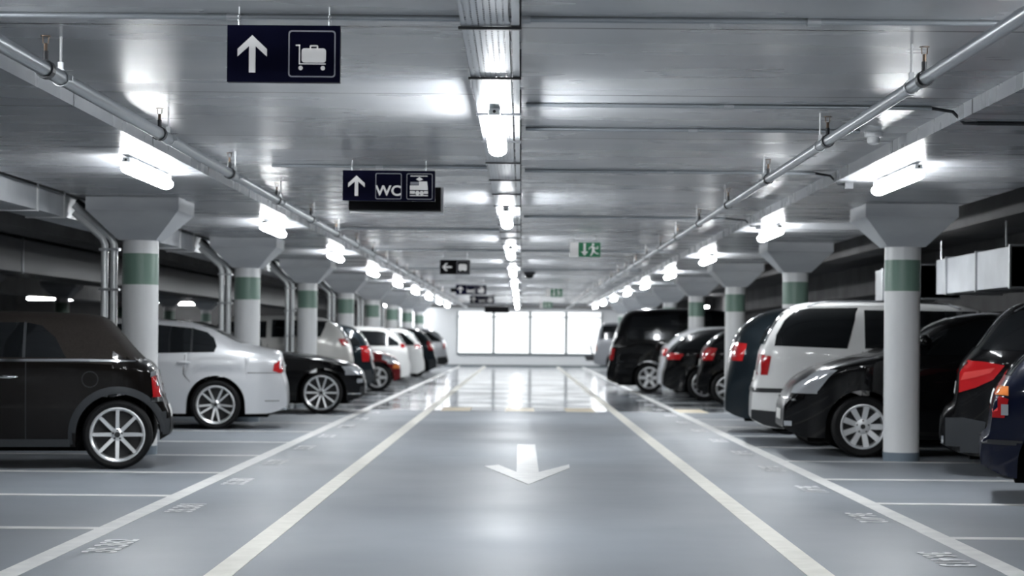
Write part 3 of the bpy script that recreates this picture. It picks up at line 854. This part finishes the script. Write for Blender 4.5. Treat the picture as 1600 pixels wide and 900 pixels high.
def sedan_silver():
    L = 4.54
    c = Car('parked_sedan', 'silver saloon car with red tail lamp parked beside the black convertible', -2.98, 24.47, 'L',
        [(0,.42),(.012,.6),(.06,.72),(.085,.97),(.13,1.015),(.35,1.05),(.67,1.145),(.9,1.275),(1.1,1.345),(1.65,1.405),(2.1,1.42),(2.6,1.38),(3.1,1.15),(3.35,1.0),(4.0,.9),(4.4,.75),(4.5,.6),(L,.45)],
        1.8, (.9, 3.66), .316, PSI, [(0,.5),(.06,.7),(.12,.93),(.8,.955),(2,.94),(3.2,.9),(4.3,.75),(L,.5)], zb=.2, ends=(.32,.75,.3,.7), tum=.27, rim='tenpair', rr=.242, crease=.82)
    c.part('side_window', 'glass', [[(.92,.985),(.89,1.06),(.93,1.16),(1.02,1.235),(1.2,1.285),(1.66,1.325),(1.66,.965)]], off=.006)
    c.part('side_window', 'glass', [[(1.7,.965),(1.7,1.33),(2.1,1.34),(2.5,1.29),(2.95,1.05),(3.05,.95)]], off=.006)
    c.part('window_pillar', 'plast', [[(1.195,.98),(1.195,1.285),(1.22,1.285),(1.22,.98)]], off=.009)
    c.part('window_pillar', 'plast', [[(1.66,.965),(1.66,1.325),(1.7,1.33),(1.7,.965)]], off=.008)
    c.part('tail_lamp', 'red', [[(.06,.73),(.075,.9),(.17,.84),(.185,.75),(.1,.72)]], [[(.42,.73),(.42,.9),(.56,.9),(.56,.73)]], off=.007)
    c.part('rear_window', 'glass', ends=[[(-.62,1.1),(-.5,1.32),(.5,1.32),(.62,1.1)]])
    c.seam([(1.0,.36,1.3,.7),(1.3,.7,1.28,.95),(1.69,.3,1.69,.96),(2.75,.3,2.75,.93),(.28,.36,.1,.36)])
    c.seam([(.02,.72,.5,.72)], .007)
    c.handle(1.3, .85, PSI); c.handle(2.3, .83, PSI); c.mirror(2.9, 1.0, PSI); c.plate(.8)
    c.part('windscreen', 'glass', far=[[(-.68,1.03),(-.55,1.33),(.55,1.33),(.68,1.03)]])
    MB().tube([(-.08,-.45,.27),(-.01,-.45,.27)], .035, 12).build('exhaust', M['chrome'], c.root)
    return c
sedan_silver()

def sedan_black():
    L = 4.9
    c = Car('parked_sedan', 'black saloon car with its bonnet pointing to the lane, beside the silver saloon', -2.42, 29.7, 'L',
        [(0,.42),(.01,.55),(.05,.68),(.2,.78),(.55,.875),(1.2,.945),(1.6,.99),(2.3,1.33),(2.7,1.44),(3.3,1.45),(3.9,1.35),(4.4,1.1),(4.75,1.03),(4.87,.85),(L,.5)],
        1.86, (.66, 3.6), .325, PB, [(0,.5),(.1,.62),(.3,.76),(.9,.86),(1.6,.92),(3,.95),(4.6,.93),(L,.5)], zb=.19, ends=(.42,.9,.2,.5), tum=.26, rim='ten', rr=.265)
    c.part('side_window', 'glass', [[(1.75,.97),(2.35,1.25),(2.75,1.36),(3.0,1.365),(3.0,.98)]], off=.006)
    c.part('side_window', 'glass', [[(3.04,.98),(3.04,1.365),(3.5,1.34),(3.95,1.2),(4.1,1.02)]], off=.006)
    c.part('headlamp', 'clear', [[(.07,.60),(.07,.68),(.2,.735),(.36,.74),(.3,.66),(.15,.6)]], [[(.5,.6),(.5,.68),(.78,.7),(.78,.6)]], off=.007)
    c.part('fog_lamp', 'clear', [[(.03,.48),(.03,.54),(.12,.54),(.12,.48)]], off=.007)
    c.part('bumper_trim', 'chrome', [[(.06,.30),(.06,.315),(.3,.315),(.3,.30)]], off=.006)
    c.part('grille', 'plast', ends=[[(-.45,.5),(-.45,.66),(.45,.66),(.45,.5)],[(-.6,.28),(-.6,.42),(.6,.42),(.6,.28)]])
    c.part('windscreen', 'glass', ends=[[(-.7,1.03),(-.55,1.36),(.55,1.36),(.7,1.03)]])
    c.part('side_vent', 'chrome', [[(1.2,.73),(1.2,.755),(1.42,.765),(1.42,.745)]], off=.006)
    c.seam([(1.45,.3,1.45,.9),(3.02,.3,3.02,.95),(.35,.79,1.4,.88)])
    c.mirror(1.8, 1.02, PB); c.handle(2.8, .85, PB); c.plate(.45)
    c.part('tail_lamp', 'red', [[(L-.3,.75),(L-.3,.92),(L-.1,.92),(L-.08,.75)]])
    return c
sedan_black()

# a general rear-first hatch / estate / van
def hatch(name, label, X, d, side, H, L, W, pm, rake=.35, wheel_u=.75, wb=2.55, r=.31, zbelt=.95, lamp=(.06,.3,.8,1.08), lampm='red', front=False, rim='ten', rim_m='alloy', bumper=None, win_u=None, ends=(.34,.65,.34,.7), rails=False, tum=.24, group=None, cat='car', rearwin=True, deck=1.0, nose=.5, m1=None, yaw=None, top=None, win=None, roof_u=None, rr=None, under=None):
    ru = roof_u or (.16+rake)
    if top is None:
        top = [(0,.42),(.012,.56),(.05,.66),(.07,deck*.9),(.11,deck),(.11+rake*.55,deck+(H-deck)*.62),(ru,H-.06),(ru+.3,H-.015),(L*.42,H),(L*.55,H-.03),(L-nose-1.35,H-.14),(L-nose-.72,1.02),(L-nose*.9,.9),(L-.13,.76),(L-.02,.6),(L,.45)]
    belt = [(0,.5),(.07,.7),(.14,zbelt-.04),(.6,zbelt),(L*.5,zbelt-.02),(L-nose-.75,zbelt-.08),(L-.3,.72),(L,.5)]
    F = (lambda p: flip(p, L)[::-1]) if front else (lambda p: p)
    wh = (wheel_u, wheel_u+wb)
    if front: wh = tuple(L-u for u in wh); ends = (ends[2],ends[3],ends[0],ends[1])
    c = Car(name, label, X, d, side, F(top), W, wh, r, pm, F(belt), zb=.19, ends=ends, tum=tum, rim=rim, rim_m=rim_m, group=group, cat=cat, rr=rr, yaw=yaw)
    wt = H-.13; wb_ = zbelt+.03; u0 = win_u if win_u else .28
    m1 = m1 or L*.36; m2 = L*.52
    c.part('side_window', 'glass', [F(win or [(u0,wb_+.02),(u0+.02,wb_+.1),(ru+.1,wt-.02),(ru+.3,wt),(m1,wt+.01),(m1,wb_)])], off=.006)
    c.part('side_window', 'glass', [F([(m1+.05,wb_),(m1+.05,wt+.01),(m2+.2,wt),(m2+.25,wb_-.01)])], off=.006)
    c.part('side_window', 'glass', [F([(m2+.3,wb_-.01),(m2+.25,wt),(L-nose-1.5,wt-.06),(L-nose-.95,wb_+.06),(L-nose-.93,wb_-.02)])], off=.006)
    a, b, z0, z1 = lamp or (0,0,0,0)
    hw = W/2
    if front:
        c.part('tail_lamp', lampm, [F([(a,z0),(a,z1),(b,z1),(b,z0)])], off=.006)
        c.part('headlamp', 'clear', [[(.06,.6),(.08,.72),(.4,.8),(.4,.7),(.15,.6)]], [[(hw*.55,.6),(hw*.55,.72),(hw*.9,.74),(hw*.9,.6)]], off=.007)
        c.part('indicator', 'orange', [[(.03,.5),(.03,.6),(.13,.6),(.13,.5)]], [[(hw*.6,.5),(hw*.6,.58),(hw*.82,.58),(hw*.82,.5)]], off=.008)
        c.part('windscreen', 'glass', ends=[[(-hw*.74,1.03),(-hw*.62,H-.1),(hw*.62,H-.1),(hw*.74,1.03)]])
    else:
        if lamp: c.part('tail_lamp', lampm, [[(a,z0),(a,z1-.04),(a+.05,z1),(b,z1-.02),(b*.75+a*.25,z0)]], [[(hw*.45,z0),(hw*.45,z1),(hw*.6,z1),(hw*.6,z0)]], off=.007)
        if rearwin: c.part('rear_window', 'glass', ends=[[(-hw*.7,deck+.05),(-hw*.6,H-.1),(hw*.6,H-.1),(hw*.7,deck+.05)]])
        c.part('windscreen', 'glass', far=[[(-hw*.74,1.05),(-hw*.6,H-.12),(hw*.6,H-.12),(hw*.74,1.05)]])
        c.part('headlamp', 'clear', [[(L-.4,.68),(L-.4,.78),(L-.12,.72),(L-.08,.62)]], off=.006)
    if bumper:
        c.part('bumper', bumper, [F([(.005,.26),(.005,.54),(.3,.52),(wheel_u-r-.08,.5),(wheel_u-r-.08,.26)])], [] if front else [[(-hw*.64,.26),(-hw*.64,.54),(hw*.64,.54),(hw*.64,.26)]], off=.009)
    c.seam([(m1+.02,.3,m1+.02,zbelt)] + [(m2+.28,.3,m2+.28,zbelt)] if not front else [(L-m1-.02,.3,L-m1-.02,zbelt),(L-m2-.28,.3,L-m2-.28,zbelt)])
    hu = m1+.2
    c.handle(L-hu if front else hu, zbelt-.1, 'plast'); c.mirror(L-(L-nose-.95) if front else L-nose-.95, zbelt+.08, pm)
    c.plate(.5 if front else .78)
    if rails:
        for s_ in (-1, 1):
            pts = []
            for i in range(13):
                u = ru+.12 + (L*.5-ru)*i/12
                h = c.bvh.ray_cast(Vector((-u, s_*hw*.68, 3)), Vector((0,0,-1)))
                lift = .045 if 0 < i < 12 else .0
                if h[0] is not None: pts.append(h[0]+Vector((0,0,lift)))
            MB().tube(pts, .014, 8).build('roof_rail', M['chrome' if rails == 1 else 'plast'], c.root, 60)
    return c

hatch('parked_hatchback', 'pearl white people carrier with raked red tail lamp, behind the black saloon on the left', -3.02, 34.85, 'L', 1.58, 4.3, 1.78, PCH, rake=.3, zbelt=1.13, lamp=(.01,.3,1.03,1.17), deck=1.1, win_u=.6, roof_u=.5, win=[(.62,1.19),(.5,1.47),(1.5,1.49),(1.5,1.17)])
hatch('parked_hatchback', 'dark teal grey hatchback between the pearl white carrier and the red car', -2.93, 38.3, 'L', 1.47, 4.2, 1.76, PTE, rake=.34, zbelt=.98, lamp=(.1,.28,.7,1.02), bumper='greyplast', deck=1.0)
c = hatch('parked_hatchback', 'red hatchback with orange indicator, nose towards the lane on the left', -2.66, 42.35, 'L', 1.4, 3.95, 1.68, PRE, front=True, wheel_u=.95, wb=2.5, r=.3, zbelt=.88, rim='five', rim_m='hubplastic', deck=.98, nose=.55)
hatch('parked_estate_car', 'white estate car directly behind the red hatchback', -2.72, 47.2, 'L', 1.47, 4.4, 1.76, PWH, rake=.4, zbelt=.93, lamp=(.14,.26,.93,1.04))
hatch('parked_hatchback', 'white hatchback with small red tail lamp, second car beyond the red hatchback', -2.66, 53.0, 'L', 1.45, 4.1, 1.74, PWH, rake=.32, zbelt=.92, lamp=(.08,.3,.88,1.0))
hatch('parked_hatchback', 'dark grey hatchback before the last silver car on the left', -2.55, 58.0, 'L', 1.5, 4.0, 1.74, PTE, rake=.42, zbelt=.95, wheel_u=.62, bumper='greyplast')
hatch('parked_suv', 'silver off-roader with black bumper, last of the left row by the end wall', -2.5, 66.0, 'L', 1.52, 4.3, 1.8, PSI, rake=.42, zbelt=1.0, wheel_u=.8, r=.35, bumper='plast', deck=1.08, lamp=(.1,.2,.8,1.0))

# ---- right row ----
c = hatch('parked_hatchback', 'black hatchback cut off by the right picture edge, with orange and red tail lamp', 3.385, 14.1, 'R', 1.42, 4.2, 1.72, PNV, rake=.5, wheel_u=.62, wb=2.5, r=.3, zbelt=.86, deck=.9, rearwin=True, lamp=(.085,.2,.64,.8), lampm='red', yaw=13,
    top=[(0,.4),(.01,.49),(.06,.515),(.075,.63),(.1,.82),(.15,.89),(.2,.98),(.31,1.11),(.62,1.36),(.8,1.405),(1.6,1.42),(2.2,1.39),(2.6,1.28),(3.1,1.0),(3.6,.9),(4.05,.76),(4.18,.6),(4.2,.45)], win=[(.42,.93),(.5,1.08),(.75,1.27),(1.5,1.3),(1.5,.91)])
c.part('indicator_lens', 'orange', [[(.11,.805),(.13,.87),(.2,.87),(.2,.805)]], [[(.38,.805),(.38,.87),(.51,.87),(.51,.805)]], off=.009)
c.part('reversing_lens', 'clear', [[(.15,.66),(.15,.74),(.2,.74),(.2,.66)]], off=.011)
c.part('bumper_strip', 'plast', [[(.01,.44),(.01,.475),(.3,.475),(.3,.44)]], off=.008)

c = hatch('parked_hatchback', 'black hatchback with big red tail lamp and grey bumper right of the nearest pillar', 3.706, 16.9, 'R', 1.6, 4.2, 1.76, PB, wheel_u=.74, wb=2.6, r=.315, zbelt=1.07, deck=1.1, rearwin=True, rails=2, lamp=None, yaw=12,
    top=[(0,.36),(.005,.5),(.04,.6),(.12,.645),(.135,.74),(.16,.95),(.2,1.04),(.27,1.12),(.45,1.365),(.6,1.52),(.75,1.57),(1.2,1.6),(1.9,1.6),(2.4,1.54),(2.9,1.25),(3.2,1.05),(3.8,.9),(4.1,.74),(4.18,.6),(4.2,.45)], win=[(.33,1.13),(.52,1.38),(.68,1.48),(1.5,1.5),(1.5,1.11)])
c.part('tail_lamp', 'red', [[(.155,.75),(.165,.93),(.23,1.035),(.38,1.025),(.54,.995),(.44,.87),(.3,.8)]], off=.009)
c.part('lamp_reflector', 'redbright', [[(.17,.86),(.2,.93),(.46,.975),(.42,.93),(.3,.89)]], off=.012)
c.part('bumper', 'greyplast', [[(.0,.22),(.0,.52),(.2,.53),(.385,.5),(.36,.22)]], [[(-.56,.22),(-.56,.52),(.56,.52),(.56,.22)]], off=.01)
c.part('reflector', 'redbright', [[(.015,.56),(.015,.6),(.06,.6),(.06,.56)]], off=.01)
c.part('chrome_trim', 'chrome', [[(.01,.28),(.01,.36),(.03,.36),(.03,.28)]], off=.014)

def r3():
    L = 4.1
    c = Car('parked_hatchback', 'black hatchback with round silver wheel cover, nose to the lane behind the nearest pillar', 2.73, 19.72, 'R',
        [(0,.3),(.003,.45),(.012,.58),(.07,.69),(.14,.80),(.36,.93),(.575,.99),(.79,1.04),(.97,1.085),(1.36,1.24),(1.57,1.385),(1.88,1.48),(2.17,1.525),(2.7,1.54),(3.3,1.5),(3.7,1.38),(3.95,1.05),(4.05,.8),(L,.5)],
        1.74, (.79, 3.3), .318, PB, [(0,.5),(.1,.62),(.36,.86),(.8,.97),(1.5,1.0),(3,1.02),(3.9,1.0),(L,.6)], zb=.19, ends=(.44,.9,.22,.5), tum=.24, yaw=3, rim='cover', rr=.228, rim_m='hubplastic')
    c.part('headlamp', 'clear', [[(.14,.65),(.17,.75),(.26,.83),(.36,.89),(.53,.9),(.45,.83),(.335,.675)]], [[(.52,.65),(.5,.72),(.62,.82),(.74,.82),(.74,.65)]], off=.007)
    c.part('grille', 'chrome', [[(.02,.585),(.02,.605),(.13,.59),(.13,.57)]], [[(-.5,.59),(-.5,.605),(.5,.605),(.5,.59)]], off=.01)
    c.part('fog_lamp', 'clear', [[(.015,.31),(.015,.36),(.09,.36),(.09,.31)]], off=.009)
    c.part('lower_grille', 'plast', ends=[[(-.5,.3),(-.5,.5),(.5,.5),(.5,.3)]])
    c.part('side_window', 'glass', [[(1.25,1.06),(1.6,1.3),(1.95,1.41),(2.25,1.44),(2.25,1.06)]], off=.006)
    c.part('side_window', 'glass', [[(2.3,1.06),(2.3,1.44),(3.2,1.41),(3.5,1.3),(3.55,1.08)]], off=.006)
    c.part('windscreen', 'glass', ends=[[(-.66,1.12),(-.52,1.45),(.52,1.45),(.66,1.12)]])
    c.part('side_strip', 'chrome', [[(1.5,.775),(1.5,.795),(1.72,.795),(1.72,.775)]], off=.01)
    c.seam([(1.2,.3,1.2,1.0),(2.27,.3,2.27,1.04)])
    c.mirror(1.42, 1.14, PB); c.handle(2.1, .9, PB); c.plate(.42)
    c.part('tail_lamp', 'red', [[(L-.35,.8),(L-.3,1.0),(L-.14,1.0),(L-.1,.8)]])
    c.part('rear_window', 'glass', far=[[(-.6,1.1),(-.5,1.4),(.5,1.4),(.6,1.1)]])
r3()

def SCL(pts, k): return [(u*k, 1.2-(1.2-z)*k if z > .3 else z) for u, z in pts]
K4 = 112.8/137.0
c = hatch('parked_minivan', 'white people carrier with roof rails and red tail lamp on the right', 2.64, 21.9, 'R', 1.67, 4.5, 1.78, PWH, wheel_u=.74, wb=2.75, r=.31, zbelt=1.08, deck=1.1, rails=1, nose=.45, m1=1.22, tum=.2, ends=(.28,.5,.3,.6),
    lamp=(.07,.22,.80,1.035), top=[(0,.4),(.005,.55)]+SCL([(.02,.58),(.06,.64),(.075,.71),(.1,.9),(.13,1.07),(.25,1.34),(.42,1.6),(.62,1.715),(.9,1.75),(1.8,1.765),(2.5,1.74)], K4)+[(2.6,1.6),(3.4,1.15),(3.75,1.02),(4.25,.85),(4.45,.65),(4.5,.45)],
    win=SCL([(.31,1.12),(.335,1.27),(.45,1.475),(.6,1.61),(.8,1.645),(1.46,1.655),(1.30,1.09)], K4))
c.part('bumper_strip', 'plast', [[(.02,.60),(.02,.65),(.36,.65),(.36,.60)]], [[(-.6,.60),(-.6,.65),(.6,.65),(.6,.60)]], off=.01)
c.part('lower_bumper', 'plast', [[(.005,.295),(.005,.40),(.36,.38),(.36,.195),(.3,.197),(.15,.225)]], off=.01)
K5 = 101.7/122.0
c = hatch('parked_minivan', 'dark people carrier with rounded back, just behind the white carrier', 2.62, 24.5, 'R', 1.64, 4.3, 1.78, PTE, wheel_u=.78, wb=2.65, r=.31, zbelt=1.1, deck=1.1,
    lamp=(.04,.27,.93,1.17), top=[(0,.4),(.005,.58)]+SCL([(.02,.75),(.05,.9),(.1,1.18),(.24,1.42),(.54,1.63),(.9,1.71),(1.6,1.74),(2.4,1.7)], K5)+[(2.5,1.5),(3.3,1.08),(3.9,.93),(4.2,.75),(4.28,.6),(4.3,.45)], win=SCL([(.5,1.15),(.6,1.35),(.8,1.55),(1.55,1.6),(1.55,1.13)], K5))
hatch('parked_hatchback', 'black hatchback half hidden by the third right-hand pillar', 3.24, 35.0, 'R', 1.45, 4.1, 1.76, PB, wheel_u=.55, wb=2.6, rim='seven', lamp=(.04,.34,.82,1.06), zbelt=.98, deck=1.05, rake=.4)
hatch('parked_hatchback', 'black hatchback with spoked wheel and shiny roof, left of the third right-hand pillar', 2.79, 37.5, 'R', 1.43, 4.2, 1.76, PB, wheel_u=.8, wb=2.6, rim='ten', lamp=(.08,.4,.8,.93), zbelt=.95, deck=.98, rake=.55, r=.33)
hatch('parked_hatchback', 'silver hatchback squeezed between the black van and a black hatchback', 2.84, 39.6, 'R', 1.48, 4.1, 1.76, PSI, wheel_u=.8, rake=.5, lamp=(.05,.2,.85,1.02), deck=1.05, zbelt=1.02, win=[(.9,1.1),(.95,1.3),(1.45,1.36),(1.45,1.08)])
hatch('parked_van', 'tall black van with covered wheel near the far end of the right row', 1.93, 43.0, 'R', 1.9, 4.75, 1.9, PB, wheel_u=.95, wb=3.0, r=.33, rake=.3, zbelt=1.15, deck=1.1, rim='six', rim_m='hubplastic', lamp=(.02,.18,.72,1.0), tum=.12, ends=(.12,.3,.3,.6), nose=.5, win=[(.42,1.2),(.56,1.7),(1.6,1.76),(1.6,1.18)])
c = hatch('parked_van', 'grey van with rear bicycle carrier, last of the right row at the end wall', 2.75, 72.4, 'R', 1.82, 4.6, 1.85, PGR, wheel_u=.85, wb=2.9, r=.33, rake=.15, zbelt=1.12, deck=1.1, lamp=(.02,.12,.75,1.05), lampm='orange', tum=.14, ends=(.12,.3,.3,.6), win=[(.25,1.18),(.33,1.68),(1.55,1.7),(1.55,1.18)])
bk = MB()
bk.tube([(.0,-.5,.5),(.34,-.5,.5)], .03, 8).tube([(.0,.5,.5),(.34,.5,.5)], .03, 8).tube([(.3,-.7,.52),(.3,.7,.52)], .04, 8).tube([(.12,-.7,.52),(.12,.7,.52)], .04, 8).tube([(.02,-.3,.5),(.14,-.3,.95),(.14,.3,.95),(.02,.3,.5)], .025, 8)
bk.box(-.02,.3,-.6,.6,.36,.46).build('bicycle_carrier', M['darkmetal'], c.root)

# ------------------------------------------------------------------ world and view
w = bpy.data.worlds.new('world'); SC.world = w; w.use_nodes = True
w.node_tree.nodes['Background'].inputs[0].default_value = (.5,.55,.62,1); w.node_tree.nodes['Background'].inputs[1].default_value = .05
SC.view_settings.view_transform = 'Standard'; SC.view_settings.look = 'None'; SC.view_settings.gamma = 1
SC.view_settings.use_curve_mapping = False; SC.view_settings.exposure = 0.0
SC.cycles.max_bounces = 8; SC.cycles.diffuse_bounces = 4; SC.cycles.glossy_bounces = 4; SC.cycles.use_denoising = True
